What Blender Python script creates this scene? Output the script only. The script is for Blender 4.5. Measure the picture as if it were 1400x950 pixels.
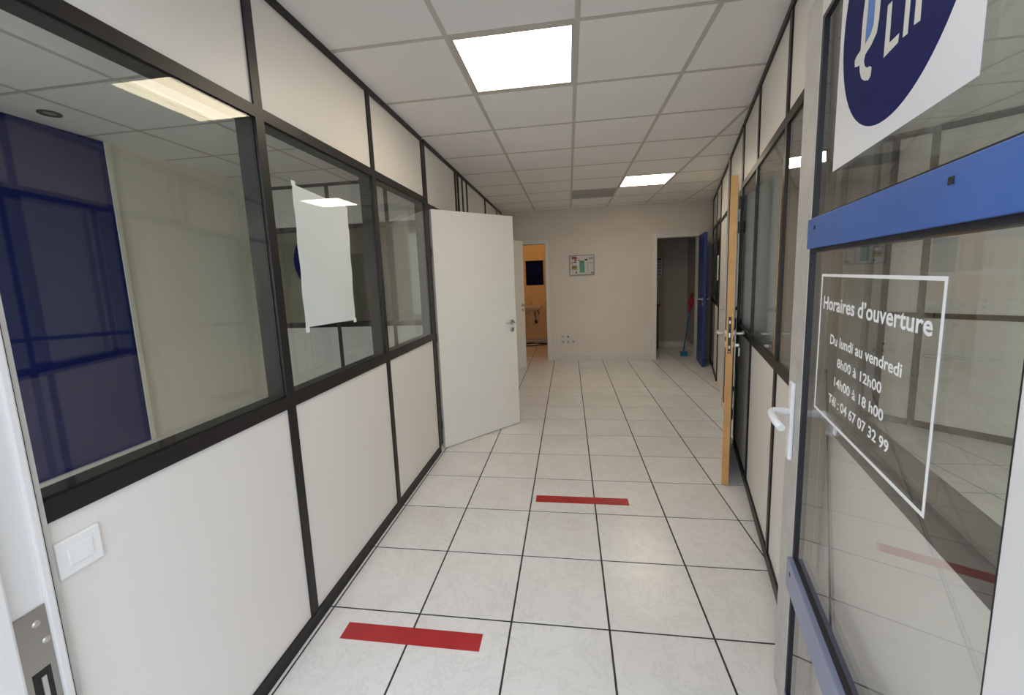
import bpy, bmesh, math, random
from mathutils import Vector, Matrix

random.seed(7)
for o in list(bpy.data.objects):
    bpy.data.objects.remove(o, do_unlink=True)
SC = bpy.context.scene
COL = SC.collection

# ------------------------------------------------------------------ camera, world, exposure
def cam_matrix(yaw, pitch, roll, loc):
    cz, sz = math.cos(yaw), math.sin(yaw); cx, sx = math.cos(pitch), math.sin(pitch); cy, sy = math.cos(roll), math.sin(roll)
    Rz = Matrix(((cz, -sz, 0), (sz, cz, 0), (0, 0, 1)))
    Rx = Matrix(((1, 0, 0), (0, cx, -sx), (0, sx, cx)))
    Ry = Matrix(((cy, 0, sy), (0, 1, 0), (-sy, 0, cy)))
    R = Rz @ Rx @ Ry
    r, f, u = R @ Vector((1, 0, 0)), R @ Vector((0, 1, 0)), R @ Vector((0, 0, 1))
    M = Matrix(((r.x, u.x, -f.x), (r.y, u.y, -f.y), (r.z, u.z, -f.z))).to_4x4()
    M.translation = loc
    return M

cam = bpy.data.cameras.new('camera')
cam.sensor_width = 36.0
cam.sensor_fit = 'HORIZONTAL'
cam.lens = 545.18 / 1400 * 36
cam.shift_y = -23.73 / 1400
cam.clip_start = 0.03
camo = bpy.data.objects.new('camera', cam)
COL.objects.link(camo)
camo.matrix_world = cam_matrix(.1442, -.1302, .0390, (1.166, 0.0, 1.4698))
SC.camera = camo

W = bpy.data.worlds.new('world')
SC.world = W
W.use_nodes = True
bg = W.node_tree.nodes['Background']
bg.inputs['Color'].default_value = (0.83, 0.905, 1.0, 1)      # even overcast sky
bg.inputs['Strength'].default_value = 3.2

def portal(name, loc, rot, sx, sy):                           # only guides sampling of the sky through an opening
    l = bpy.data.lights.new(name, 'AREA'); l.shape = 'RECTANGLE'; l.size = sx; l.size_y = sy
    l.cycles.is_portal = True
    o = bpy.data.objects.new(name, l); COL.objects.link(o); o.location = loc; o.rotation_euler = rot
portal('sky_portal_entrance', (0.85, 0.36, 1.2), (math.pi / 2, 0, math.pi), 1.56, 2.3)
portal('sky_portal_office', (-1.15, 0.36, 1.32), (math.pi / 2, 0, math.pi), 2.0, 2.4)
portal('sky_portal_shop', (3.3, 0.36, 1.32), (math.pi / 2, 0, math.pi), 2.6, 2.4)

SC.view_settings.view_transform = 'Standard'
SC.view_settings.look = 'None'
SC.view_settings.gamma = 1.0
SC.view_settings.use_curve_mapping = False
SC.view_settings.exposure = -0.28
SC.cycles.max_bounces = 14
SC.cycles.diffuse_bounces = 7
SC.cycles.glossy_bounces = 6
SC.cycles.transparent_max_bounces = 40
SC.cycles.sample_clamp_indirect = 6.0
SC.cycles.caustics_reflective = False
SC.cycles.caustics_refractive = False

LAMP_PANEL = 16.0        # emission of the ceiling panels
LAMP_TOILET = 42.0

H = 2.582               # ceiling height
XL = 0.05               # corridor face of the left partition
RA = math.atan(.2735)   # the partition on the other side runs off at this angle
XR0 = 1.578
YB = 6.96               # back wall

# ------------------------------------------------------------------ materials
MATS = {}
def nodes(name):
    m = bpy.data.materials.new(name); m.use_nodes = True
    MATS[name] = m
    return m, m.node_tree.nodes, m.node_tree.links, m.node_tree.nodes['Principled BSDF']

def mat(name, col, rough=.5, metal=0.0, spec=.5, var=.04, scale=6.0, bump=0.0, bscale=80.0):
    m, N, L, P = nodes(name)
    P.inputs['Roughness'].default_value = rough
    P.inputs['Metallic'].default_value = metal
    P.inputs['Specular IOR Level'].default_value = spec
    tc = N.new('ShaderNodeNewGeometry')
    nz = N.new('ShaderNodeTexNoise'); nz.inputs['Scale'].default_value = scale; nz.inputs['Detail'].default_value = 4
    L.new(tc.outputs['Position'], nz.inputs['Vector'])
    r = N.new('ShaderNodeValToRGB')
    r.color_ramp.elements[0].position = .3; r.color_ramp.elements[1].position = .7
    r.color_ramp.elements[0].color = tuple(c * (1 - var) for c in col) + (1,)
    r.color_ramp.elements[1].color = tuple(min(1, c * (1 + var)) for c in col) + (1,)
    L.new(nz.outputs['Fac'], r.inputs['Fac']); L.new(r.outputs['Color'], P.inputs['Base Color'])
    if bump:
        n2 = N.new('ShaderNodeTexNoise'); n2.inputs['Scale'].default_value = bscale; n2.inputs['Detail'].default_value = 3
        L.new(tc.outputs['Position'], n2.inputs['Vector'])
        b = N.new('ShaderNodeBump'); b.inputs['Strength'].default_value = bump; b.inputs['Distance'].default_value = .01
        L.new(n2.outputs['Fac'], b.inputs['Height']); L.new(b.outputs['Normal'], P.inputs['Normal'])
    return m

def emit(name, col, strength):
    m, N, L, P = nodes(name)
    P.inputs['Base Color'].default_value = (.8, .8, .8, 1)
    P.inputs['Emission Color'].default_value = tuple(col) + (1,)
    P.inputs['Emission Strength'].default_value = strength
    nz = N.new('ShaderNodeTexNoise'); nz.inputs['Scale'].default_value = 3
    mp = N.new('ShaderNodeMapRange'); mp.inputs['To Min'].default_value = strength * .97; mp.inputs['To Max'].default_value = strength * 1.03
    L.new(nz.outputs['Fac'], mp.inputs['Value']); L.new(mp.outputs['Result'], P.inputs['Emission Strength'])
    return m

def glass(name, tint, r0=.043):
    # thin clear pane: mirror reflection by Schlick's law, the rest passes straight through
    m, N, L, P = nodes(name)
    N.remove(P)
    out = [n for n in N if n.type == 'OUTPUT_MATERIAL'][0]
    g = N.new('ShaderNodeNewGeometry')
    d = N.new('ShaderNodeVectorMath'); d.operation = 'DOT_PRODUCT'
    L.new(g.outputs['Normal'], d.inputs[0]); L.new(g.outputs['Incoming'], d.inputs[1])
    a = N.new('ShaderNodeMath'); a.operation = 'ABSOLUTE'; L.new(d.outputs['Value'], a.inputs[0])
    s = N.new('ShaderNodeMath'); s.operation = 'SUBTRACT'; s.inputs[0].default_value = 1; L.new(a.outputs[0], s.inputs[1])
    p = N.new('ShaderNodeMath'); p.operation = 'POWER'; L.new(s.outputs[0], p.inputs[0]); p.inputs[1].default_value = 5
    f = N.new('ShaderNodeMath'); f.operation = 'MULTIPLY_ADD'; L.new(p.outputs[0], f.inputs[0]); f.inputs[1].default_value = 1 - r0; f.inputs[2].default_value = r0
    nz = N.new('ShaderNodeTexNoise'); nz.inputs['Scale'].default_value = 2.5; L.new(g.outputs['Position'], nz.inputs['Vector'])
    rr = N.new('ShaderNodeValToRGB')
    rr.color_ramp.elements[0].color = tuple(c * .99 for c in tint) + (1,); rr.color_ramp.elements[1].color = tuple(tint) + (1,)
    L.new(nz.outputs['Fac'], rr.inputs['Fac'])
    t = N.new('ShaderNodeBsdfTransparent'); L.new(rr.outputs['Color'], t.inputs['Color'])
    gl = N.new('ShaderNodeBsdfGlossy'); gl.inputs['Roughness'].default_value = 0.0; gl.inputs['Color'].default_value = (1, 1, 1, 1)
    mx = N.new('ShaderNodeMixShader')
    L.new(f.outputs[0], mx.inputs['Fac']); L.new(t.outputs[0], mx.inputs[1]); L.new(gl.outputs[0], mx.inputs[2])
    L.new(mx.outputs[0], out.inputs['Surface'])
    return m

mat('panel', (.765, .735, .70), .42, var=.012, scale=2.0, bump=.02, bscale=300)
mat('black_alu', (.014, .012, .012), .42, spec=.35, var=.1)
mat('reveal_alu', (.016, .016, .016), .5, spec=.3, var=.1)
mat('ceiling_tile', (.88, .86, .84), .9, var=.015, scale=3, bump=.08, bscale=220)
mat('ceiling_bar', (.56, .53, .48), .5, var=.03)
mat('back_paint', (.70, .64, .565), .7, var=.03, scale=2.5, bump=.06, bscale=120)
mat('frame_paint', (.72, .69, .65), .45, var=.02)
mat('office_wall', (.86, .83, .72), .7, var=.03, scale=1.5)
mat('navy', (.006, .014, .125), .55, spec=.2, var=.05)
mat('door_white', (.78, .755, .71), .42, var=.015, scale=3)
mat('oak_edge', (.56, .30, .10), .5, var=.12, scale=9)
mat('steel', (.42, .40, .37), .28, metal=.9, var=.06)
mat('satin_steel', (.62, .60, .56), .35, metal=.7, var=.05)
mat('blue_door', (.014, .034, .19), .35, var=.06)
mat('blue_rail', (.05, .14, .44), .38, var=.07, scale=4)
mat('kick_rail', (.22, .25, .37), .35, var=.06)
mat('alu_white', (.74, .735, .73), .38, var=.02)
mat('alu_grime', (.50, .485, .465), .5, var=.10, scale=14)
mat('gasket', (.012, .012, .018), .6, var=.1)
mat('plastic_white', (.82, .82, .81), .3, var=.01)
mat('socket_beige', (.66, .62, .57), .5, var=.02)
mat('handle_white', (.86, .86, .86), .25, var=.01)
mat('red_tape', (.42, .022, .026), .35, var=.10, scale=9)
mat('paper', (.74, .79, .79), .8, var=.02, scale=5)
mp0 = mat('paper_thin', (.70, .75, .75), .6, var=.02, scale=5)      # sheet in a clear sleeve
mp0.node_tree.nodes['Principled BSDF'].inputs['Coat Weight'].default_value = 1.0
mp0.node_tree.nodes['Principled BSDF'].inputs['Coat Roughness'].default_value = .01
mat('vinyl_white', (.88, .88, .88), .6, var=.01)
mat('sign_white', (.80, .80, .83), .45, var=.01)
mat('sign_navy', (.013, .018, .105), .6, spec=.05, var=.04)
mat('sign_cream', (.70, .70, .66), .45, var=.01)
mat('sign_blue', (.02, .16, .55), .4, var=.1, scale=30)
mat('black', (.012, .012, .012), .5, var=.1)
mat('ceramic', (.80, .76, .70), .15, var=.02)
mat('toilet_paint', (.84, .66, .42), .75, var=.04)
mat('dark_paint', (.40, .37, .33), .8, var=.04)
mat('brown_wood', (.12, .05, .02), .5, var=.2, scale=14)
mat('mop_blue', (.02, .14, .28), .5, var=.06)
mat('cloth_red', (.30, .010, .03), .9, var=.12, scale=30)
mat('grey_panel', (.40, .40, .39), .7, var=.03)
mat('pavement', (.46, .45, .44), .9, var=.12)
mat('facade', (.62, .60, .57), .85, var=.06)
mat('grout', (.045, .04, .038), .9, var=.2)
mat('skirt_tile', (.66, .62, .58), .3, var=.05)
mat('card_white', (.60, .58, .57), .6, var=.02)
mat('card_red', (.35, .05, .05), .6, var=.06)
mat('card_dark', (.04, .03, .03), .6, var=.1)
mat('card_green', (.12, .32, .21), .6, var=.12, scale=30)
mat('card_ochre', (.42, .30, .12), .6, var=.2, scale=40)
mat('card_grey', (.32, .31, .30), .6, var=.1)
emit('panel_glow', (1.0, .86, .64), LAMP_PANEL)
emit('bulb_glow', (1.0, .62, .25), LAMP_TOILET)
glass('pane_glass', (.98, .985, .968), .028)
glass('door_glass', (.993, .999, .990), .05)

# marbled glossy floor tile; each tile gets its own offset of the veins
m, N, L, P = nodes('floor_tile')
oi = N.new('ShaderNodeObjectInfo'); ge = N.new('ShaderNodeNewGeometry')
ad = N.new('ShaderNodeVectorMath'); ad.operation = 'MULTIPLY_ADD'
cb = N.new('ShaderNodeCombineXYZ')
for k in range(3): L.new(oi.outputs['Random'], cb.inputs[k])
ad.inputs[1].default_value = (37, 53, 11); L.new(cb.outputs[0], ad.inputs[0]); L.new(ge.outputs['Position'], ad.inputs[2])
n1 = N.new('ShaderNodeTexNoise'); n1.inputs['Scale'].default_value = 5.5; n1.inputs['Detail'].default_value = 12; n1.inputs['Roughness'].default_value = .74; n1.inputs['Distortion'].default_value = .5
L.new(ad.outputs[0], n1.inputs['Vector'])
sb = N.new('ShaderNodeMath'); sb.operation = 'SUBTRACT'; sb.inputs[1].default_value = .5; L.new(n1.outputs['Fac'], sb.inputs[0])
ab = N.new('ShaderNodeMath'); ab.operation = 'ABSOLUTE'; L.new(sb.outputs[0], ab.inputs[0])
vr = N.new('ShaderNodeValToRGB')
vr.color_ramp.elements[0].position = 0; vr.color_ramp.elements[0].color = (.715, .705, .70, 1)
vr.color_ramp.elements[1].position = .022; vr.color_ramp.elements[1].color = (.80, .79, .785, 1)
L.new(ab.outputs[0], vr.inputs['Fac'])
n2 = N.new('ShaderNodeTexNoise'); n2.inputs['Scale'].default_value = 2.2; n2.inputs['Detail'].default_value = 3; L.new(ad.outputs[0], n2.inputs['Vector'])
r2 = N.new('ShaderNodeValToRGB'); r2.color_ramp.elements[0].color = (.93, .92, .915, 1); r2.color_ramp.elements[1].color = (1, 1, 1, 1)
r2.color_ramp.elements[0].position = .35; r2.color_ramp.elements[1].position = .65
L.new(n2.outputs['Fac'], r2.inputs['Fac'])
mu = N.new('ShaderNodeMixRGB'); mu.blend_type = 'MULTIPLY'; mu.inputs['Fac'].default_value = 1
L.new(vr.outputs['Color'], mu.inputs['Color1']); L.new(r2.outputs['Color'], mu.inputs['Color2']); L.new(mu.outputs['Color'], P.inputs['Base Color'])
P.inputs['Roughness'].default_value = .27
P.inputs['Specular IOR Level'].default_value = .5

# ------------------------------------------------------------------ helpers
def tag(o, label=None, cat=None, group=None, kind=None):
    if label: o['label'] = label
    if cat: o['category'] = cat
    if group: o['group'] = group
    if kind: o['kind'] = kind
    return o

def root(name, loc=(0, 0, 0), rz=0.0, label=None, cat=None, group=None, kind=None):
    o = bpy.data.objects.new(name, None); COL.objects.link(o)
    o.empty_display_size = .05
    o.location = loc; o.rotation_euler = (0, 0, rz)
    return tag(o, label, cat, group, kind)

def link(name, me, m, parent=None, loc=None):
    o = bpy.data.objects.new(name, me); COL.objects.link(o)
    if m and not me.materials: me.materials.append(MATS[m])
    if parent: o.parent = parent
    if loc: o.location = loc
    return o

class MB:
    def __init__(s): s.bm = bmesh.new()
    def box(s, x0, x1, y0, y1, z0, z1, bevel=0.0, M=None):
        vs = [s.bm.verts.new((x, y, z)) for z in (z0, z1) for y in (y0, y1) for x in (x0, x1)]
        fs = [s.bm.faces.new([vs[i] for i in f]) for f in ((0, 2, 3, 1), (4, 5, 7, 6), (0, 1, 5, 4), (2, 6, 7, 3), (0, 4, 6, 2), (1, 3, 7, 5))]
        if bevel:
            es = list({e for f in fs for e in f.edges})
            r = bmesh.ops.bevel(s.bm, geom=es, offset=bevel, segments=2, affect='EDGES', profile=.5)
            vs = list({v for f in r['faces'] for v in f.verts} | {v for v in vs if v.is_valid})
        if M:
            for v in vs:
                if v.is_valid: v.co = M @ v.co
        return s
    def tube(s, path, r, seg=12, caps=True):
        P = [Vector(p) for p in path]; n = len(P)
        rs = r if isinstance(r, (list, tuple)) else [r] * n
        rings = []; ref = None
        for i in range(n):
            d = (P[min(i + 1, n - 1)] - P[max(i - 1, 0)]).normalized()
            if ref is None: ref = Vector((0, 0, 1)) if abs(d.z) < .9 else Vector((1, 0, 0))
            a = (ref - d * ref.dot(d)).normalized(); b = d.cross(a); ref = a
            rings.append([s.bm.verts.new(P[i] + (a * math.cos(t) + b * math.sin(t)) * rs[i]) for t in [2 * math.pi * k / seg for k in range(seg)]])
        for i in range(n - 1):
            for k in range(seg):
                f = s.bm.faces.new((rings[i][k], rings[i][(k + 1) % seg], rings[i + 1][(k + 1) % seg], rings[i + 1][k])); f.smooth = True
        if caps:
            s.bm.faces.new(rings[0][::-1]); s.bm.faces.new(rings[-1])
        return s
    def lathe(s, prof, seg=20, M=None):        # prof = [(r, z)]
        rings = []
        for r, z in prof:
            if r < 1e-6: rings.append([s.bm.verts.new((0, 0, z))])
            else: rings.append([s.bm.verts.new((r * math.cos(2 * math.pi * k / seg), r * math.sin(2 * math.pi * k / seg), z)) for k in range(seg)])
        for i in range(len(prof) - 1):
            A, B = rings[i], rings[i + 1]
            for k in range(seg):
                k2 = (k + 1) % seg
                a = [A[k % len(A)], A[k2 % len(A)], B[k2 % len(B)], B[k % len(B)]]
                u = []
                for v in a:
                    if v not in u: u.append(v)
                if len(u) > 2:
                    f = s.bm.faces.new(u); f.smooth = True
        if M:
            for ring in rings:
                for v in ring: v.co = M @ v.co
        return s
    def prism(s, pts, axis, d0, d1):           # polygon swept along an axis; pts are the two other coordinates in order
        def P(a, b, d):
            return (d, a, b) if axis == 0 else (a, d, b) if axis == 1 else (a, b, d)
        A = [s.bm.verts.new(P(a, b, d0)) for a, b in pts]; B = [s.bm.verts.new(P(a, b, d1)) for a, b in pts]
        s.bm.faces.new(A); s.bm.faces.new(B[::-1]); n = len(pts)
        for i in range(n): s.bm.faces.new((A[i], B[i], B[(i + 1) % n], A[(i + 1) % n]))
        return s
    def mesh(s, name):
        bmesh.ops.recalc_face_normals(s.bm, faces=s.bm.faces)
        me = bpy.data.meshes.new(name); s.bm.to_mesh(me); s.bm.free()
        return me
    def build(s, name, m, parent=None, loc=None):
        return link(name, s.mesh(name), m, parent, loc)

def box(name, m, parent, x0, x1, y0, y1, z0, z1, bevel=0.0):
    # origin at the centre of the piece
    c = ((x0 + x1) / 2, (y0 + y1) / 2, (z0 + z1) / 2)
    return MB().box(x0 - c[0], x1 - c[0], y0 - c[1], y1 - c[1], z0 - c[2], z1 - c[2], bevel).build(name, m, parent, c)

def arc(c, r, a0, a1, n):
    return [(c[0] + r * math.cos(a0 + (a1 - a0) * i / n), c[1] + r * math.sin(a0 + (a1 - a0) * i / n)) for i in range(n + 1)]

# ------------------------------------------------------------------ floor
T, FX, FY = .4132, .0674, 1.5213
floor = MB().box(-2.4, 5.2, .40, 9.0, -.12, -.0025).build('floor', 'grout')
tag(floor, 'floor of large glossy white marbled tiles with dark joints', 'floor', kind='structure')
g = .0042
tile_me = MB().box(g, T - g, g, T - g, -.012, 0, .0012).mesh('tile'); tile_me.materials.append(MATS['floor_tile'])
for j in range(-2, 18):
    for i in range(-1, 12):
        x, y = FX + i * T, FY + j * T
        if y < YB - .3 and x > XR0 + .2735 * (y + T) + .1 and (y > 4.4 or y > 8.2 - x): continue
        if y > YB - .3 and (i > 8 or (y > YB + .1 and 2 <= i <= 4)): continue
        o = link('tile', tile_me, None, floor, (x, y, 0))

tag(MB().box(-2.22, -.06, .60, YB, -.0025, .002).build('floor_office', 'skirt_tile'), 'pale office floor beyond the windowed partition', 'floor', kind='structure')

ground = MB().box(-8, 9, -9, .40, -.15, -.02).build('ground', 'pavement')
tag(ground, 'grey pavement outside in front of the entrance', 'pavement', kind='structure')

# ------------------------------------------------------------------ ceiling
ceil = MB().box(-2.4, 5.2, .40, 9.0, H + .03, H + .13).build('ceiling', 'ceiling_tile')
tag(ceil, 'suspended ceiling of square pale grey tiles in a metal grid', 'ceiling', kind='structure')
GX, GY, G = .0278, 1.945, .6
LIGHTS = {(1, 0), (3, 5)}
VENT = (2, 6)
ctile = MB().box(.012, G - .012, .012, G - .012, .002, .02).mesh('ceiling_panel'); ctile.materials.append(MATS['ceiling_tile'])
for j in range(-3, 9):
    for i in range(-4, 9):
        if (i, j) in LIGHTS or (i, j) == VENT: continue
        if GY + j * G > YB: continue
        link('ceiling_panel', ctile, None, ceil, (GX + i * G, GY + j * G, H))
for i in range(-4, 10):
    box('grid_bar', 'ceiling_bar', ceil, GX + i * G - .012, GX + i * G + .012, .42, YB + .03, H, H + .03)
for j in range(-2, 9):
    y = GY + j * G
    box('grid_bar', 'ceiling_bar', ceil, -2.3, 5.0, y - .011, y + .011, H + .0006, H + .03)

for (i, j), lab in (((1, 0), 'large lit square ceiling light panel nearest the entrance'), ((3, 5), 'smaller looking lit ceiling light panel near the back wall')):
    x, y = GX + i * G, GY + j * G
    r = root('ceiling_light', (x + G / 2, y + G / 2, H), 0, lab, 'ceiling light', 'ceiling light panels')
    h = G / 2 - .012
    fr = MB()
    for a in ((-h, h, -h, -h + .022), (-h, h, h - .022, h), (-h, -h + .014, -h + .022, h - .022), (h - .014, h, -h + .022, h - .022)):
        fr.box(a[0], a[1], a[2], a[3], .001, .016)
    fr.build('frame', 'ceiling_bar', r)
    MB().box(-h + .014, h - .014, -h + .022, h - .022, .004, .012).build('diffuser', 'panel_glow', r)
r = root('ceiling_vent', (GX + 2.5 * G, GY + 6.5 * G, H), 0, 'dull grey ceiling air panel beside the far light', 'air vent')
MB().box(-.288, .288, -.288, .288, .004, .02).build('panel', 'grey_panel', r)
for k in range(-3, 4):
    MB().box(-.27, .27, k * .075 - .012, k * .075 + .012, .001, .006).build('slat', 'grey_panel', r)

# ------------------------------------------------------------------ glazed partitions
def glazed_bay(p, y0, y1, z0, z1, xf, xb, sgn):
    """two panes in a bay whose opening runs y0..y1, z0..z1; xf, xb are the two faces of the partition"""
    a = xf + (xb - xf) * .12; b = xf + (xb - xf) * .86
    box('pane', 'pane_glass', p, a - .0025, a + .0025, y0 - .004, y1 + .004, z0 - .004, z1 + .004)
    box('pane', 'pane_glass', p, b - .0025, b + .0025, y0 - .004, y1 + .004, z0 - .004, z1 + .004)
    c = (xf + xb) / 2; w = abs(xb - xf) / 2 - .012
    for q in ((y0, y0 + .004, z0, z1), (y1 - .004, y1, z0, z1), (y0, y1, z0, z0 + .004), (y0, y1, z1 - .004, z1)):
        box('bead', 'reveal_alu', p, c - w, c + w, q[0], q[1], q[2], q[3])

SILL0, SILL1, HEAD0, HEAD1 = .985, 1.035, 2.087, 2.130
def mullion(p, y, z0, z1, xf, xb, w=.042):
    return box('mullion', 'black_alu', p, min(xf, xb), max(xf, xb), y - w / 2, y + w / 2, z0, z1)
def panel(p, y0, y1, z0, z1, xf, xb, m='panel'):
    s = 1 if xb > xf else -1
    a, b = xf + s * .008, xb - s * .008
    return box('panel', m, p, min(a, b), max(a, b), y0, y1, z0, z1)

def partition(p, xf, xb, ys, kinds, base=.058, top=2.552, hw=.021):
    """ys = mullion centres, kinds = one letter for each bay: g glazed, p panelled, d doorway"""
    lo, hi = min(xf, xb), max(xf, xb)
    s = 1 if xb > xf else -1
    box('top_trim', 'black_alu', p, lo - .004, hi + .004, ys[0], ys[-1], top, H + .01)
    for i, y in enumerate(ys):
        mullion(p, y, base if i else base, top, xf, xb, hw * 2)
    for i, k in enumerate(kinds):
        a, b = ys[i] + hw, ys[i + 1] - hw
        if k == 'd':
            box('door_head', 'black_alu', p, lo, hi, a, b, 2.052, 2.095)
            panel(p, a, b, 2.095, top, xf, xb)
            continue
        box('base_trim', 'black_alu', p, lo - .003, hi + .003, ys[i], ys[i + 1], 0, base)
        panel(p, a, b, base, SILL0, xf, xb)
        panel(p, a, b, HEAD1, top, xf, xb)
        box('sill_rail', 'black_alu', p, lo, hi, a, b, SILL0, SILL1)
        box('head_rail', 'black_alu', p, lo, hi, a, b, HEAD0, HEAD1)
        if k == 'g': glazed_bay(p, a, b, SILL1, HEAD0, xf, xb, s)
        else: panel(p, a, b, SILL1, HEAD0, xf, xb)

wl = root('wall_left', (0, 0, 0), 0, 'partition of off-white panels and windows in black frames beside the light switch', 'partition wall', kind='structure')
partition(wl, XL, -.035, [.606, 1.42, 2.302, 3.157], 'ggg')
partition(wl, XL, -.035, [3.199, 4.10, 4.19], 'dp')
partition(wl, XL, -.035, [4.20, 4.38, 4.57, 5.58], 'ppg')
partition(wl, XL, -.035, [5.60, 6.50, 6.94], 'dp')

# partition on the other side: local y runs along it, local x = 0 is its corridor face
wr = root('wall_right', (XR0, 0, 0), -RA, 'slanting partition of off-white panels and windows in black frames behind the glass entrance door', 'partition wall', kind='structure')
partition(wr, 0, .085, [.49, 1.345, 2.085, 2.87, 3.58], 'gggg')
partition(wr, 0, .085, [3.622, 4.58], 'd')
partition(wr, 0, .085, [4.66, 5.66], 'd')
partition(wr, 0, .085, [5.70, 6.40, 7.19], 'gg')
box('post', 'satin_steel', wr, -.012, .085, 4.60, 4.638, 0, H)

# ------------------------------------------------------------------ back wall with two doorways
wb = root('wall_back', (0, YB, 0), 0, 'plain painted back wall with two doorways', 'wall', kind='structure')
DL0, DL1, DR0, DR1, DH = .14, .80, 2.60, 3.29, 2.045
for k, (a, b, z0, z1) in enumerate(((-2.3, DL0, 0, H + .03), (DL0, DL1, DH, H + .03), (DL1, DR0, 0, H + .03), (DR0, DR1, DH, H + .03), (DR1, 5.0, 0, H + .03))):
    box('plaster', 'back_paint', wb, a, b, 0, .14, z0, z1)
for n_, (a, b) in ((1, (DL0, DL1)), (2, (DR0, DR1))):
    t = root('trim_%d' % n_, (0, YB, 0), 0, ('white painted door frame around the doorway to the washroom', 'white painted door frame around the dark store doorway')[n_ - 1], 'door frame', kind='structure')
    w = .055
    for q in ((a - w, a + .02, 0, DH + w), (b - .02, b + w, 0, DH + w)):
        box('jamb', 'frame_paint', t, q[0], q[1], -.016, .15, q[2], q[3], .004)
    box('head', 'frame_paint', t, a + .02, b - .02, -.016, .15, DH - .02, DH + w, .004)
bb = root('baseboard_back', (0, YB, 0), 0, 'low row of pale skirting tiles along the back wall', 'baseboard', kind='structure')
x = DL1 + .056
while x < DR0 - .06:
    e = min(x + T - .006, DR0 - .056)
    box('skirting_tile', 'skirt_tile', bb, x, e, -.009, 0, 0, .088, .002)
    x += T
# ------------------------------------------------------------------ rooms behind the partitions
wo = MB().box(-2.42, -2.22, .42, YB, 0, H + .03).build('wall_office', 'office_wall')
tag(wo, 'cream side wall of the office seen through the first big pane', 'wall', kind='structure')
box('wall_duct', 'panel', wo, -2.22, -2.175, .62, 4.2, .225, .285, .004)
o = box('navy_panel', 'navy', wo, -2.22, -2.205, 1.0, 2.65, .285, H - .002)
o['label'] = 'dark navy blue wall panel'
box('edge_strip', 'office_wall', wo, -2.22, -2.195, 2.65, 2.68, .285, H - .002)
# cross partition between the two offices (local y runs along it towards the side wall)
wc = root('wall_office_back', (-.04, 4.24, 0), math.pi / 2, 'cross partition in black frames seen through the pane with the paper', 'partition wall', kind='structure')
partition(wc, 0, .08, [.0, .74, 1.42, 2.16], 'ggg')
ws = MB().box(5.0, 5.15, .42, 9, 0, H + .03).build('wall_shop', 'office_wall')
tag(ws, 'cream far wall of the room beyond the slanting partition', 'wall', kind='structure')
EA = math.atan2(-.71, .70)       # end partition of that room, local x runs along it, local y = 0 is its face towards the street
we = root('wall_shop_end', (2.98, 5.18, 0), EA, 'pale end partition with dark posts seen through the glass entrance door', 'partition wall', kind='structure')
xs_ = [.12, 1.05, 1.50, 1.745, 2.95]
for k, x in enumerate(xs_): box('post', 'black_alu', we, x - .024, x + .024, 0, .08, .06, 2.53)
for k, (a, b) in enumerate(zip(xs_, xs_[1:])):
    box('base_trim', 'black_alu', we, a + .024, b - .024, -.003, .083, 0, .06)
    box('top_trim', 'black_alu', we, a + .024, b - .024, -.003, .083, 2.53, H)
    if k == 1: box('panel', 'grey_panel', we, a + .024, b - .024, .01, .07, .06, 2.53); continue
    box('panel', 'panel', we, a + .024, b - .024, .008, .07, .06, .985)
    box('rail', 'black_alu', we, a + .024, b - .024, 0, .08, .985, 1.03)
    box('panel', 'panel', we, a + .024, b - .024, .008, .07, 1.03, 2.53)
# washroom and store rooms behind the back wall
wt = root('wall_washroom', (0, YB, 0), 0, 'ochre lit walls of the washroom behind the back wall', 'wall', kind='structure')
box('wall_section', 'toilet_paint', wt, -.9, 1.1, 1.85, 1.95, 0, H + .03)
box('wall_section', 'toilet_paint', wt, 1.0, 1.1, .14, 1.85, 0, H + .03)
box('wall_section', 'toilet_paint', wt, -.9, -.8, .14, 1.85, 0, H + .03)
x = -.8
while x < 1.0:
    box('skirting_tile', 'skirt_tile', wt, x, min(1.0, x + T - .006), 1.84, 1.85, 0, .11)
    x += T
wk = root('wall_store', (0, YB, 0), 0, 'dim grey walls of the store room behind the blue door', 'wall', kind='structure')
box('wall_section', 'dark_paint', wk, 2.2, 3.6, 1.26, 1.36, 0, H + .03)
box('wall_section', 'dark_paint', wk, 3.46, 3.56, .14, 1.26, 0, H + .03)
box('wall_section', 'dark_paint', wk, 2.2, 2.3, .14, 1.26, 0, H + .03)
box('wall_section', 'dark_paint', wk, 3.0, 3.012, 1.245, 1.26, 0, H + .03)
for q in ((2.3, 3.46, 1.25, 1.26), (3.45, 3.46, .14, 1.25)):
    box('skirting', 'skirt_tile', wk, q[0], q[1], q[2], q[3], 0, .09)

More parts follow.
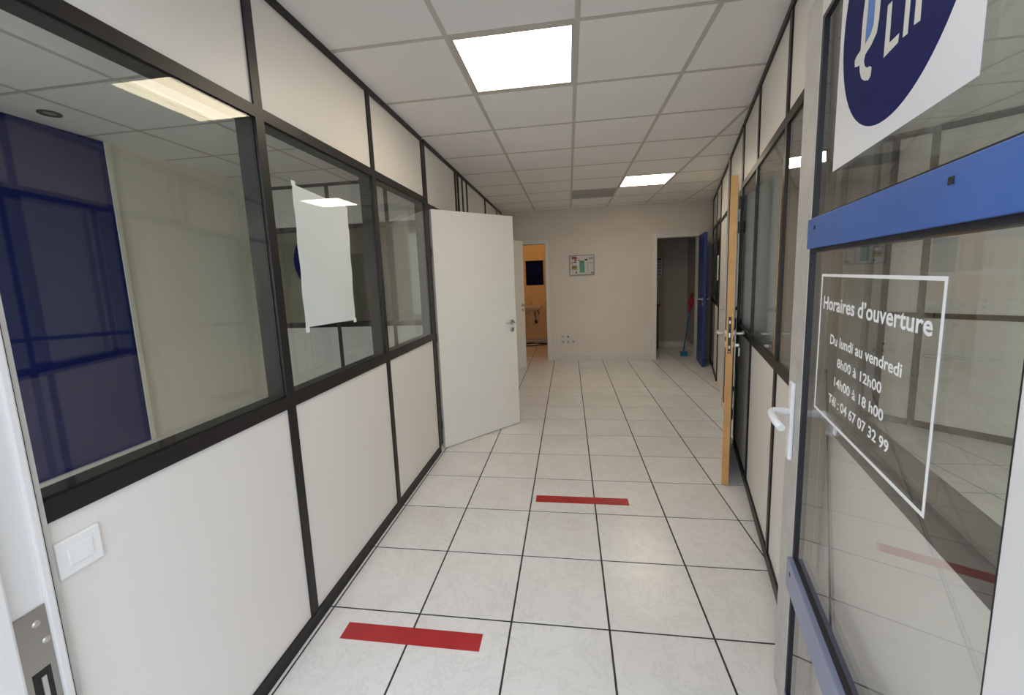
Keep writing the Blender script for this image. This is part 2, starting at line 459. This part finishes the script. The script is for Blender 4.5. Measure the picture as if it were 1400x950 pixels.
# ------------------------------------------------------------------ front: facade, shop windows, entrance frame
wf = root('wall_front', (0, .42, 0), 0, 'rendered street front of the building around the entrance', 'wall', kind='structure')
for q in ((-2.42, -2.15, 0, 2.75), (-2.15, -.16, 0, .12), (-2.15, -.16, 2.52, 2.75), (-.16, -.07, 0, 2.75), (1.84, 2.0, 0, 2.75), (2.0, 4.6, 0, .12), (2.0, 4.6, 2.52, 2.75), (4.6, 5.15, 0, 2.75), (-.07, 1.80, 2.42, 2.75)):
    box('render', 'facade', wf, q[0], q[1], 0, .18, q[2], q[3])
for n_, (a, b) in ((1, (-2.15, -.16)), (2, (2.0, 4.6))):
    w = root('window_%d' % n_, (0, .47, 0), 0, ('street window of the office beside the entrance', 'street window of the room beyond the slanting partition')[n_ - 1], 'window', kind='structure')
    for q in ((a, b, .12, .18), (a, b, 2.46, 2.52), (a, a + .06, .18, 2.46), (b - .06, b, .18, 2.46), ((a + b) / 2 - .03, (a + b) / 2 + .03, .18, 2.46)):
        box('frame', 'alu_white', w, q[0], q[1], 0, .06, q[2], q[3])
    for q in ((a + .06, (a + b) / 2 - .03), ((a + b) / 2 + .03, b - .06)):
        box('pane', 'pane_glass', w, q[0], q[1], .025, .031, .18, 2.46)

tf = root('trim_3', (0, 0, 0), 0, 'white metal frame of the entrance with a steel strike plate', 'door frame', kind='structure')
box('outer_post', 'alu_white', tf, -.07, .090, .300, .548, 0, 2.42, .005)
box('rebate', 'alu_white', tf, -.07, .062, .548, .610, 0, 2.42)
box('stop_lip', 'alu_white', tf, -.07, .071, .608, .625, 0, 2.42, .004)
box('seal', 'gasket', tf, -.07, .0615, .625, .630, 0, 2.42)
box('end_strip', 'alu_grime', tf, -.07, .060, .630, .640, 0, 2.42, .001)
box('hinge_post', 'alu_white', tf, 1.66, 1.80, .30, .42, 0, 2.42, .005)
box('head', 'alu_white', tf, .100, 1.66, .385, .47, 2.34, 2.42, .005)
pl_ = MB().box(.062, .0655, .551, .609, .50, .832, .0015).build('strike_plate', 'steel', tf)
for (yy, zz) in ((.590, .800), (.600, .755)):
    Mx = Matrix.Translation((.0655, yy, zz)) @ Matrix.Rotation(math.pi / 2, 4, 'Y')
    sc_ = MB().lathe([(0, .0022), (.0045, .002), (.007, 0)], 14, Mx).build('screw', 'satin_steel', pl_)
MB().box(.0650, .0660, .568, .598, .52, .700, .0002).build('latch_slot', 'black', pl_)
MB().box(.0655, .0685, .580, .588, .54, .685, .0005).build('latch_spring', 'satin_steel', pl_)

# ------------------------------------------------------------------ lever handles
def lever(parent, y, z, xs, side, toward, m='satin_steel', nm='handle', rose=.024, key=.075, reach=.052, ln=.115):
    """xs = surface plane (local x), side = +1/-1 outward, toward = +1/-1 sense of local y that the grip takes"""
    M = Matrix.Translation((xs, y, z)) @ Matrix.Rotation(side * math.pi / 2, 4, 'Y')
    h = MB().lathe([(0, .009), (rose * .9, .009), (rose, .006), (rose, 0)], 18, M).build(nm, m, parent)
    e = xs + side * reach
    MB().tube([(xs + side * .006, y, z), (e - side * .012, y, z), (e - side * .003, y + toward * .004, z), (e, y + toward * .016, z), (e, y + toward * ln, z - .002)], [.009, .009, .0095, .0095, .008], 10).build('grip', m, h)
    if key:
        M2 = Matrix.Translation((xs, y, z - key)) @ Matrix.Rotation(side * math.pi / 2, 4, 'Y')
        es = MB().lathe([(0, .007), (rose * .85, .007), (rose * .95, .004), (rose * .95, 0)], 18, M2).build('key_plate', m, parent)
        MB().box(xs + side * .0066 if side > 0 else xs - .0076, xs + .0076 if side > 0 else xs - .0066, y - .003, y + .003, z - key - .011, z - key + .009).build('keyhole', 'black', es)
    return h

def leaf(name, label, hinge, ang, width, face='door_white', edge='door_white', h=2.04, th=.04, cat='door', z0=.008):
    """local y runs from the hinge to the lock edge, local x across the leaf (0 .. th)"""
    d = root(name, (hinge[0], hinge[1], 0), -ang, label, cat, kind='structure')
    box('leaf', face, d, 0, th, 0, width - .004, z0, h, .0015)
    box('edge_strip', edge, d, .001, th - .001, width - .004, width, z0, h)
    return d

# door_1: wide open white door in the left partition. Its visible face is local x = th (towards the corridor)
d1 = leaf('door_1', 'large plain white door standing half open in the corridor', (.036, 3.256), math.radians(42), .872, h=2.052)
lever(d1, .815, 1.045, .04, 1, -1, 'steel', reach=.05, ln=.105)
lever(d1, .815, 1.045, 0, -1, -1, 'steel', reach=.05, ln=.105)
for z in (.21, .985, 1.71):
    hg = MB().box(-.012, .012, -.022, .022, z - .038, z + .038, .003).build('hinge', 'black_alu', d1)
# door_2: the second white door further down
d4 = leaf('door_2', 'white door further back, partly hidden behind the large open door', (.03, 5.635), math.radians(27), .87, h=2.04)
lever(d4, .81, 1.03, .04, 1, -1, 'steel', reach=.05, ln=.10)
lever(d4, .81, 1.03, 0, -1, -1, 'steel', reach=.05, ln=.10)
# door_3: leaf with the oak edge folded back against the slanting partition; lock edge towards the entrance
hx, hy = 2.512, 3.534
d3 = root('door_3', (hx, hy, 0), math.pi - math.radians(21.6), 'white door with a bare oak edge and keys, folded back against the slanting partition', 'door', kind='structure')
w3 = .85
box('leaf', 'door_white', d3, -.0205, .0205, 0, w3 - .006, .008, 2.04, .001)
box('oak_lipping', 'oak_edge', d3, -.0205, .0205, w3 - .006, w3 + .002, .008, 2.045)
lp = box('lock_plate', 'black', d3, -.0085, .0085, w3 + .002, w3 + .0035, .925, 1.165, .0015)
for z, hh in ((1.13, .02), (1.045, .03), (.965, .02), (.935, .006)):
    box('latch_bolt', 'satin_steel' if hh > .025 else 'steel', lp, -.0045, .0045, .0007, .0027, z - 1.045 - hh / 2, z - 1.045 + hh / 2)
lever(d3, w3 - .055, 1.05, .0205, 1, -1, 'satin_steel', reach=.055, ln=.11)
lever(d3, w3 - .055, 1.05, -.0205, -1, -1, 'satin_steel', reach=.055, ln=.11)
for z in (.25, 1.02, 1.80):
    box('hinge', 'black_alu', d3, -.03, -.018, -.006, .05, z - .045, z + .045, .003)
# keys hanging in its lock on the partition side
kr = root('key_bunch', (hx, hy, 0), math.pi - math.radians(21.6), 'small bunch of keys hanging in the lock of the oak edged door', 'keys')
ks = -.0205
MB().box(ks - .036, ks - .009, w3 - .059, w3 - .051, .962, .982, .002).build('key', 'satin_steel', kr)
MB().tube([(ks - .036, w3 - .055 + .011 * math.cos(t), .962 + .011 * math.sin(t)) for t in [k * math.pi / 5 for k in range(11)]], .0013, 6, False).build('ring', 'steel', kr)
MB().prism([(w3 - .063, .957), (w3 - .047, .957), (w3 - .045, .925), (w3 - .051, .900), (w3 - .060, .898), (w3 - .066, .925)], 0, ks - .040, ks - .034).build('key_tag', 'plastic_white', kr)
MB().box(ks - .033, ks - .031, w3 - .060, w3 - .052, .895, .956, .0005).build('key', 'steel', kr)

# door_4: blue door of the store room, open towards the corridor
bx, by = 3.285, YB - .03
d5 = root('door_4', (bx, by, 0), math.pi - math.radians(10), 'dark blue door standing open at the store room doorway', 'door', kind='structure')
box('leaf', 'blue_door', d5, -.02, .02, 0, .62, .008, 2.03, .002)
lever(d5, .565, 1.04, .02, 1, -1, 'satin_steel', reach=.05, ln=.10)
lever(d5, .565, 1.04, -.02, -1, -1, 'satin_steel', reach=.05, ln=.10)
# door_5: closed cream door in the slanting partition
d6 = root('door_5', (XR0 + math.sin(RA) * 4.685, math.cos(RA) * 4.685, 0), -RA, 'closed cream door in the slanting partition beyond the oak edged door', 'door', kind='structure')
box('leaf', 'door_white', d6, .01, .05, 0, .95, .008, 2.05)
lever(d6, .07, 1.04, .01, -1, 1, 'satin_steel', reach=.045, ln=.10)

# ------------------------------------------------------------------ entrance glass door, swung in against the slanting partition
DA = math.radians(14.884)
de = root('door_6', (1.77, 1.0, 0), -DA, 'glass entrance door with blue rails, white opening hours lettering and a round logo', 'door', kind='structure')
A, B, ZT = -.545, .248, 2.20
TH = .05
box('lock_stile', 'alu_grime', de, 0, TH, B, .392, .012, ZT, .003)
box('hinge_stile', 'alu_white', de, 0, TH, A - .10, A, .012, ZT, .003)
box('top_rail', 'alu_white', de, 0, TH, A, B, ZT - .09, ZT)
box('bottom_rail', 'kick_rail', de, 0, TH, A, B, .012, .11)
br = box('push_rail', 'blue_rail', de, -.006, TH, A, B, 1.517, 1.597, .002)
kr2 = box('kick_rail', 'kick_rail', de, -.012, TH, A, B, .485, .580, .002)
for (t, z) in ((-.402, 1.573), (.182, 1.570)):
    box('slot', 'black', br, -.0288 - .0005, -.0284, t - .006 - (A + B) / 2, t + .006 - (A + B) / 2, z - .005 - 1.557, z + .005 - 1.557)
box('slot', 'black', kr2, -.0318, -.0308, .20 - (A + B) / 2, .212 - (A + B) / 2, .01, .02)
for (z0, z1) in ((.11, .485), (.580, 1.517), (1.597, ZT - .09)):
    for xx in (.011,):
        box('pane', 'door_glass', de, xx - .003, xx + .003, A + .003, B - .003, z0 + .003, z1 - .003)
    q = .010
    box('gasket', 'gasket', de, .002, TH - .002, B - q - .006, B, z0, z1)
    box('gasket', 'gasket', de, .002, TH - .002, A, A + .004, z0, z1)
    box('gasket', 'gasket', de, .002, TH - .002, A, B - q, z1 - q, z1)
    box('gasket', 'gasket', de, .002, TH - .002, A, B - q, z0, z0 + .005)
# white lever handles on a long plate
for side, xs in ((-1, 0.0), (1, TH)):
    hp = MB().box(min(xs, xs + side * .012), max(xs, xs + side * .012), .300, .336, .868, 1.118, .005).build('handle_plate', 'handle_white', de)
    e = xs + side * .062; zc = 1.022; yc = .318
    if side > 0: e = xs + side * .045
    MB().tube([(xs + side * .008, yc, zc), (e - side * .022, yc, zc), (e - side * .012, yc - .003, zc), (e - side * .004, yc - .010, zc - .001), (e, yc - .022, zc - .003), (e + side * .001, yc - .045, zc - .006), (e - side * .003, yc - .075, zc - .012), (e - side * .012, yc - .104, zc - .020)], [.0115, .0115, .0115, .0115, .0115, .0112, .011, .011], 14).build('grip', 'handle_white', hp)
# lettering
XT = .0072                       # just in front of the outer pane
def text_mesh(s, off=.020):
    cu = bpy.data.curves.new('tmp', 'FONT'); cu.body = s; cu.size = 1; cu.offset = off; cu.resolution_u = 3
    ob = bpy.data.objects.new('tmp', cu); COL.objects.link(ob)
    bpy.context.view_layer.update()
    me = bpy.data.meshes.new_from_object(ob.evaluated_get(bpy.context.evaluated_depsgraph_get()))
    bpy.data.objects.remove(ob, do_unlink=True)
    return me
def capheight(ch):
    me = text_mesh(ch); zs = [v.co.y for v in me.vertices]; return max(zs) - min(zs)
ol = root('opening_hours', (0, 0, 0), 0); ol.parent = de; ol['label'] = 'white opening hours lettering in a thin white frame'
LN = [("Horaires d\u2019ouverture", .121, -.363, 1.3625, .033), ("Du lundi au vendredi", .057, -.288, 1.283, .0235), ("8h00 \u00e0 12h00", .001, -.223, 1.2365, .0215),
      ("14h00 \u00e0 18 h00", .012, -.238, 1.1895, .0215), ("T\u00e9l : 04 67 07 32 99", .042, -.266, 1.1415, .0225)]
for s, t0, t1, zb, ch in LN:
    me = text_mesh(s)
    x0 = min(v.co.x for v in me.vertices); x1 = max(v.co.x for v in me.vertices)
    kx = (t0 - t1) / (x1 - x0); kz = ch / capheight(s[0])
    for v in me.vertices:
        v.co = Vector((XT, t0 - (v.co.x - x0) * kx, zb + v.co.y * kz))
    me.materials.clear(); me.materials.append(MATS['vinyl_white'])
    o = link('text_line', me, None, ol)
fl_ = MB(); t0, t1, z0, z1, q = .147, -.387, 1.094, 1.449, .0065
for a in ((t1, t0, z1 - q, z1), (t1, t0, z0, z0 + q), (t1, t1 + q, z0 + q, z1 - q), (t0 - q, t0, z0 + q, z1 - q)):
    fl_.box(XT - .0002, XT + .0003, a[0], a[1], a[2], a[3])
fl_.build('text_frame', 'vinyl_white', ol)
# logo sheet
ls = root('logo_sheet', (0, 0, 0), 0); ls.parent = de; ls['label'] = 'white sheet with a round navy logo'
box('sheet', 'sign_white', ls, XT - .0002, XT + .0006, -.407, .117, 1.695, 2.10)
MB().prism([(-.153 + .245 * math.cos(t), min(2.098, 1.972 + .245 * math.sin(t))) for t in [2 * math.pi * k / 72 for k in range(72)]], 0, XT - .0006, XT - .0001).build('disc', 'sign_navy', ls)
def decal(name, m, pts, d=.001):
    MB().prism(pts, 0, XT - d - .0003, XT - d).build(name, m, ls)
decal('letter', 'sign_cream', [(-.131, 1.927), (-.148, 1.925), (-.148, 1.857), (-.184, 1.855), (-.182, 1.841), (-.129, 1.841)])
decal('letter', 'sign_cream', [(-.199, 1.927), (-.216, 1.925), (-.214, 1.839), (-.198, 1.841)])
decal('letter', 'sign_cream', [(-.234, 1.927), (-.251, 1.925), (-.252, 1.839), (-.233, 1.842)])
decal('curl', 'sign_cream', [(-.026, 2.05), (-.022, 2.0), (-.017, 1.975), (-.015, 1.949), (-.015, 1.907), (.003, 1.905), (.014, 1.9), (.012, 1.886), (-.002, 1.881), (-.014, 1.879), (-.019, 1.863), (-.029, 1.847), (-.046, 1.836),
     (-.065, 1.829), (-.076, 1.833), (-.077, 1.848), (-.067, 1.854), (-.055, 1.856), (-.042, 1.865), (-.036, 1.877), (-.041, 1.887), (-.068, 1.892), (-.09, 1.903), (-.096, 1.925), (-.097, 1.957), (-.09, 2.0), (-.07, 2.05)])
decal('curl_fill', 'sign_blue', [(-.045, 2.03), (-.041, 1.988), (-.041, 1.962), (-.038, 1.936), (-.038, 1.908), (-.061, 1.914), (-.073, 1.927), (-.073, 1.97), (-.066, 2.01)], .0016)

# ------------------------------------------------------------------ objects in the corridor
# light switch on the first lower panel
sw = root('light_switch', (XL - .008, .690, .890), 0, 'white rocker light switch on the white panel below the big pane', 'light switch')
MB().box(0, .010, -.043, .043, -.043, .043, .004).build('plate', 'plastic_white', sw)
MB().box(.0095, .0125, -.023, .023, -.021, .021, .0012).build('rocker', 'plastic_white', sw)

# red tape on the floor
for (xa, xb, ya, yb, lab) in ((.186, .784, 1.368, 1.447, 'wide strip of red floor tape nearest the entrance'), (.923, 1.523, 2.452, 2.531, 'strip of red floor tape further down the corridor')):
    o = MB().box(-(xb - xa) / 2, (xb - xa) / 2, -(yb - ya) / 2, (yb - ya) / 2, 0, .0012).build('floor_tape', 'red_tape', None, ((xa + xb) / 2, (ya + yb) / 2, .0002))
    tag(o, lab, 'tape', 'red floor tape strips')

# sheet taped to the second pane, its long edges slightly uneven
bm = bmesh.new()
cs = {(0, 0): (1.563, 1.292), (1, 0): (1.965, 1.283), (0, 1): (1.572, 1.890), (1, 1): (1.985, 1.862)}
nu, nv = 10, 14; gv = []
for j in range(nv + 1):
    for i in range(nu + 1):
        u, v = i / nu, j / nv
        y = sum(cs[a, b][0] * (u if a else 1 - u) * (v if b else 1 - v) for a in (0, 1) for b in (0, 1))
        z = sum(cs[a, b][1] * (u if a else 1 - u) * (v if b else 1 - v) for a in (0, 1) for b in (0, 1))
        edge = min(u, 1 - u, v, 1 - v)
        y += .003 * math.sin(v * 19) * (1 if u in (0, 1) else 0)
        gv.append(bm.verts.new((.0440, y, z)))
for j in range(nv):
    for i in range(nu):
        a = j * (nu + 1) + i
        f = bm.faces.new((gv[a], gv[a + 1], gv[a + nu + 2], gv[a + nu + 1]))
bmesh.ops.recalc_face_normals(bm, faces=bm.faces)
bmesh.ops.solidify(bm, geom=bm.faces[:], thickness=.0010)
bmesh.ops.recalc_face_normals(bm, faces=bm.faces)
me = bpy.data.meshes.new('paper_sheet'); bm.to_mesh(me); bm.free()
pp = root('paper_sheet', (0, 0, 0), 0, 'blank white sheet of paper taped to the middle pane', 'paper')
link('sheet', me, 'paper_thin', pp)
for (y, z) in ((1.577, 1.893), (1.962, 1.281), (1.573, 1.281)):
    MB().box(.0446, .0456, y - .012, y + .012, z - .011, z + .011).build('tape', 'paper', pp)
# round navy sticker partly covered by the paper
st = MB().prism([(1.658 + .105 * math.cos(t), 1.572 + .105 * math.sin(t)) for t in [2 * math.pi * k / 64 for k in range(64)]], 0, .0280, .0286).build('round_sticker', 'sign_navy')
tag(st, 'round navy sticker mostly hidden behind the white paper', 'sticker')

# recessed spot in the office ceiling
rs = root('recessed_spot', (-1.97, 2.19, H), 0, 'small round recessed black spotlight in the office ceiling', 'spotlight')
MB().lathe([(.055, .002), (.055, -.006), (.040, -.006), (.034, .0), (.030, .001)], 24).build('ring', 'black_alu', rs)
MB().lathe([(0, .001), (.030, .001), (.030, -.002), (0, -.002)], 20).build('lens', 'card_grey', rs)

# notice board on the back wall
nb = root('notice_board', (1.397, YB, 1.638), 0, 'small framed notice board with red, green and yellow notices on the back wall', 'notice board')
w, h = .208, .170
for q in ((-w, w, -h, -h + .012), (-w, w, h - .012, h), (-w, -w + .012, -h + .012, h - .012), (w - .012, w, -h + .012, h - .012)):
    box('frame', 'card_grey', nb, q[0], q[1], -.022, 0, q[2], q[3])
box('backing', 'card_white', nb, -w + .012, w - .012, -.010, -.001, -h + .012, h - .012)
for m_, q in (('card_red', (-.17, -.085, .105, .145)), ('card_red', (-.125, -.085, .075, .1)), ('card_dark', (-.14, -.09, .045, .062)), ('card_dark', (-.172, -.16, .02, .06)), ('card_ochre', (-.17, -.08, -.075, .0)), ('card_dark', (-.16, -.09, -.045, -.03)),
              ('card_dark', (-.105, -.085, -.135, -.105)), ('card_dark', (-.06, -.035, .075, .09)), ('card_green', (-.04, .045, -.125, .075)), ('card_dark', (-.01, .015, .04, .055)), ('card_dark', (.05, .095, .075, .1)),
              ('card_red', (.096, .101, -.12, .06)), ('card_grey', (.11, .185, .095, .125)), ('card_dark', (.12, .185, .03, .036)), ('card_grey', (.15, .195, -.145, -.115))):
    box('notice', m_, nb, q[0], q[1], -.0125, -.010, q[2], q[3])

# socket cluster low on the back wall
for k, (ix, iz) in enumerate(((0, 1), (1, 1), (0, 0), (1, 0), (2, 0))):
    x, z = 1.053 + ix * .090, .325 + iz * .090
    lab = ('data socket at the upper outer corner of the cluster low on the back wall', 'power socket with one dark hole, upper inner one of the cluster', 'power socket at the lower outer corner of the cluster', 'power socket in the middle of the lower row of the cluster', 'small end socket sticking out of the cluster towards the store doorway')[k]
    s = root('wall_socket', (x, YB, z), 0, lab, 'socket', 'sockets low on the back wall')
    MB().box(-.0425, .0425, -.011, 0, -.0425, .0425, .003).build('plate', 'socket_beige', s)
    Mx = Matrix.Translation((0, -.0112, 0)) @ Matrix.Rotation(math.pi / 2, 4, 'X')
    if k == 0: box('port', 'card_grey', s, -.02, .02, -.0125, -.0108, -.012, .012)
    else: MB().lathe([(0, .0008), (.012 if k == 1 else .017, .0008), (.019, -.001)], 16, Mx).build('well', 'card_dark' if k == 1 else 'card_grey', s)

# ------------------------------------------------------------------ washroom contents
bs = root('wash_basin', (.36, YB + 1.838, .85), 0, 'small white wash basin on the ochre washroom wall', 'wash basin')
bmx = MB()
prof = [(0, -.12), (.07, -.118), (.14, -.09), (.19, -.03), (.205, 0), (.200, .006), (.185, 0), (.165, -.035), (.11, -.075), (0, -.085)]
bmx.lathe(prof, 28)
bw_ = bmx.build('bowl', 'ceramic', bs, (0, -.19, 0))
bw_.scale = (1.2, .92, 1)
MB().box(-.12, .12, -.05, 0, -.10, .004, .01).build('back_ledge', 'ceramic', bs)
MB().tube([(-.01, -.06, .0), (-.01, -.06, .07), (-.01, -.075, .09), (-.01, -.14, .085), (-.01, -.15, .07)], .012, 10).build('tap', 'satin_steel', bs)
MB().tube([(0, -.18, -.11), (0, -.18, -.22), (0, -.16, -.27), (0, -.10, -.27), (0, -.07, -.22), (0, -.002, -.21)], .02, 10).build('trap', 'plastic_white', bs)
MB().tube([(.06, -.10, -.10), (.07, -.09, -.2), (.075, -.05, -.3), (.075, -.01, -.36)], .009, 8).build('hose', 'black', bs)
MB().tube([(.10, -.10, -.08), (.14, -.08, -.13), (.15, -.04, -.2)], .008, 8).build('hose', 'black', bs)
MB().box(.05, .11, -.045, 0, -.40, -.33, .006).build('stop_valve', 'black', bs)
MB().tube([(0, -.16, -.27), (-.01, -.13, -.45), (.02, -.06, -.6), (.04, -.02, -.66)], .012, 8).build('waste_pipe', 'plastic_white', bs)
nv_ = root('wall_cloth', (.435, YB + 1.85, 1.555), 0, 'square dark navy cloth hanging on the ochre washroom wall', 'cloth')
bm = bmesh.new(); gv = []
for j in range(9):
    for i in range(17):
        gv.append(bm.verts.new((-.19 + .38 * i / 16, -.014 + .006 * math.sin(i * 1.1) * (1 - .4 * j / 8), -.26 + .52 * j / 8)))
for j in range(8):
    for i in range(16):
        a = j * 17 + i; f = bm.faces.new((gv[a], gv[a + 1], gv[a + 18], gv[a + 17])); f.smooth = True
bmesh.ops.solidify(bm, geom=bm.faces[:], thickness=.003)
me = bpy.data.meshes.new('cloth'); bm.to_mesh(me); bm.free(); link('cloth', me, 'navy', nv_)
MB().tube([(-.20, -.012, .262), (.20, -.012, .262)], .006, 8).build('rod', 'black', nv_)
ex = root('extension_lead', (.42, YB + 1.52, 0), 0, 'black extension lead and white power strip on the washroom floor', 'extension lead')
MB().box(-.09, .09, -.03, .03, 0, .04, .006).build('strip', 'plastic_white', ex)
for k in (-1, 0, 1):
    MB().lathe([(.018, .041), (.016, .036), (0, .036)], 14, Matrix.Translation((k * .055, 0, 0))).build('outlet', 'card_grey', ex)
MB().tube([(.09 + .02, .0, .012), (.2, .05, .012), (.3, .03, .012), (.42, .10, .012)], .009, 8).build('cable', 'black', ex)
MB().tube([(-.1 + .30 * math.cos(t) * (1 + .06 * math.sin(3 * t)), .10 + .17 * math.sin(t), .012 + .008 * math.sin(5 * t)) for t in [k * .3 for k in range(34)]], .010, 8).build('cable_coil', 'black', ex)
MB().tube([(.41, .12, .012), (.12, .20, .02), (-.2, .22, .014)], .012, 8).build('cable', 'black', ex)
wl2 = root('washroom_lamp', (.1, YB + .9, H), 0, 'warm bulb lamp on the washroom ceiling', 'lamp')
MB().lathe([(0, 0), (.06, 0), (.05, -.03), (.02, -.04), (.02, -.06)], 20).build('mount', 'plastic_white', wl2)
MB().lathe([(.02, -.06), (.05, -.09), (.06, -.13), (.045, -.17), (0, -.19)], 20).build('bulb', 'bulb_glow', wl2)

# ------------------------------------------------------------------ store room contents
mp_ = root('floor_mop', (3.135, YB + .24, 0), 0, 'blue handled mop leaning beside the blue door', 'mop')
MB().tube([(.0, .02, .09), (.195, .20, 1.07)], .012, 10).build('handle', 'mop_blue', mp_)
MB().box(-.055, .055, -.04, .04, .03, .085, .012).build('head', 'mop_blue', mp_)
MB().box(-.05, .05, -.036, .036, 0, .03, .004).build('bristles', 'mop_blue', mp_)
cl = root('red_cloth', (3.135, YB + .24, 0), 0, 'red cloth draped over the top of the mop handle', 'cloth')
bm = bmesh.new(); rings = []
for k in range(9):
    z = .76 + .33 * k / 8; cx_ = .195 * (min(z, 1.06) - .09) / .98; cy_ = .02 + .18 * (min(z, 1.06) - .09) / .98
    rr_ = [.014, .020, .026, .034, .040, .036, .026, .022, .015][k]
    rings.append([bm.verts.new((cx_ - .014 + rr_ * math.cos(t) * (1 + .25 * math.sin(3 * t + k)), cy_ + rr_ * math.sin(t) * (1 + .25 * math.sin(4 * t)), z)) for t in [2 * math.pi * i / 14 for i in range(14)]])
for a, b in zip(rings, rings[1:]):
    for i in range(14):
        f = bm.faces.new((a[i], a[(i + 1) % 14], b[(i + 1) % 14], b[i])); f.smooth = True
bm.faces.new(rings[0][::-1]); bm.faces.new(rings[-1])
me = bpy.data.meshes.new('cloth'); bm.to_mesh(me); bm.free(); link('drape', me, 'cloth_red', cl)
ca = root('wall_calendar', (2.84, YB + 1.26, 1.56), 0, 'printed calendar sheet on the store room wall', 'calendar')
box('sheet', 'card_white', ca, -.14, .14, -.004, 0, -.185, .185)
box('heading', 'card_dark', ca, -.13, .13, -.005, -.0038, .145, .175)
for k in range(5):
    for j in range(3):
        box('month_block', 'card_grey', ca, -.125 + j * .088, -.055 + j * .088, -.005, -.0038, .09 - k * .062, .13 - k * .062)
sp_ = root('store_switch', (2.865, YB + 1.26, 1.25), 0, 'square beige switch below the calendar in the store room', 'switch')
MB().box(-.042, .042, -.012, 0, -.06, .06, .004).build('plate', 'ceramic', sp_)
MB().box(-.02, .02, -.015, -.011, -.03, .03, .002).build('rocker', 'ceramic', sp_)
cu_ = root('wooden_cupboard', (2.63, YB + .97, 0), 0, 'low brown wooden cupboard just inside the store room doorway', 'cupboard')
box('body', 'brown_wood', cu_, -.30, .19, -.22, .22, .05, .84)
box('top', 'brown_wood', cu_, -.32, .21, -.24, .24, .84, .87, .004)
box('plinth', 'brown_wood', cu_, -.28, .17, -.20, .20, 0, .05)
box('door', 'brown_wood', cu_, -.28, .17, -.235, -.22, .08, .82, .003)
# white note stuck in the far window of the slanting partition
nt = root('window_note', (XR0, 0, 0), -RA, 'small white note stuck on the far narrow pane of the slanting partition', 'paper note')
MB().box(.0045, .0052, 5.86, 6.08, 1.33, 1.66).build('note', 'paper', nt)
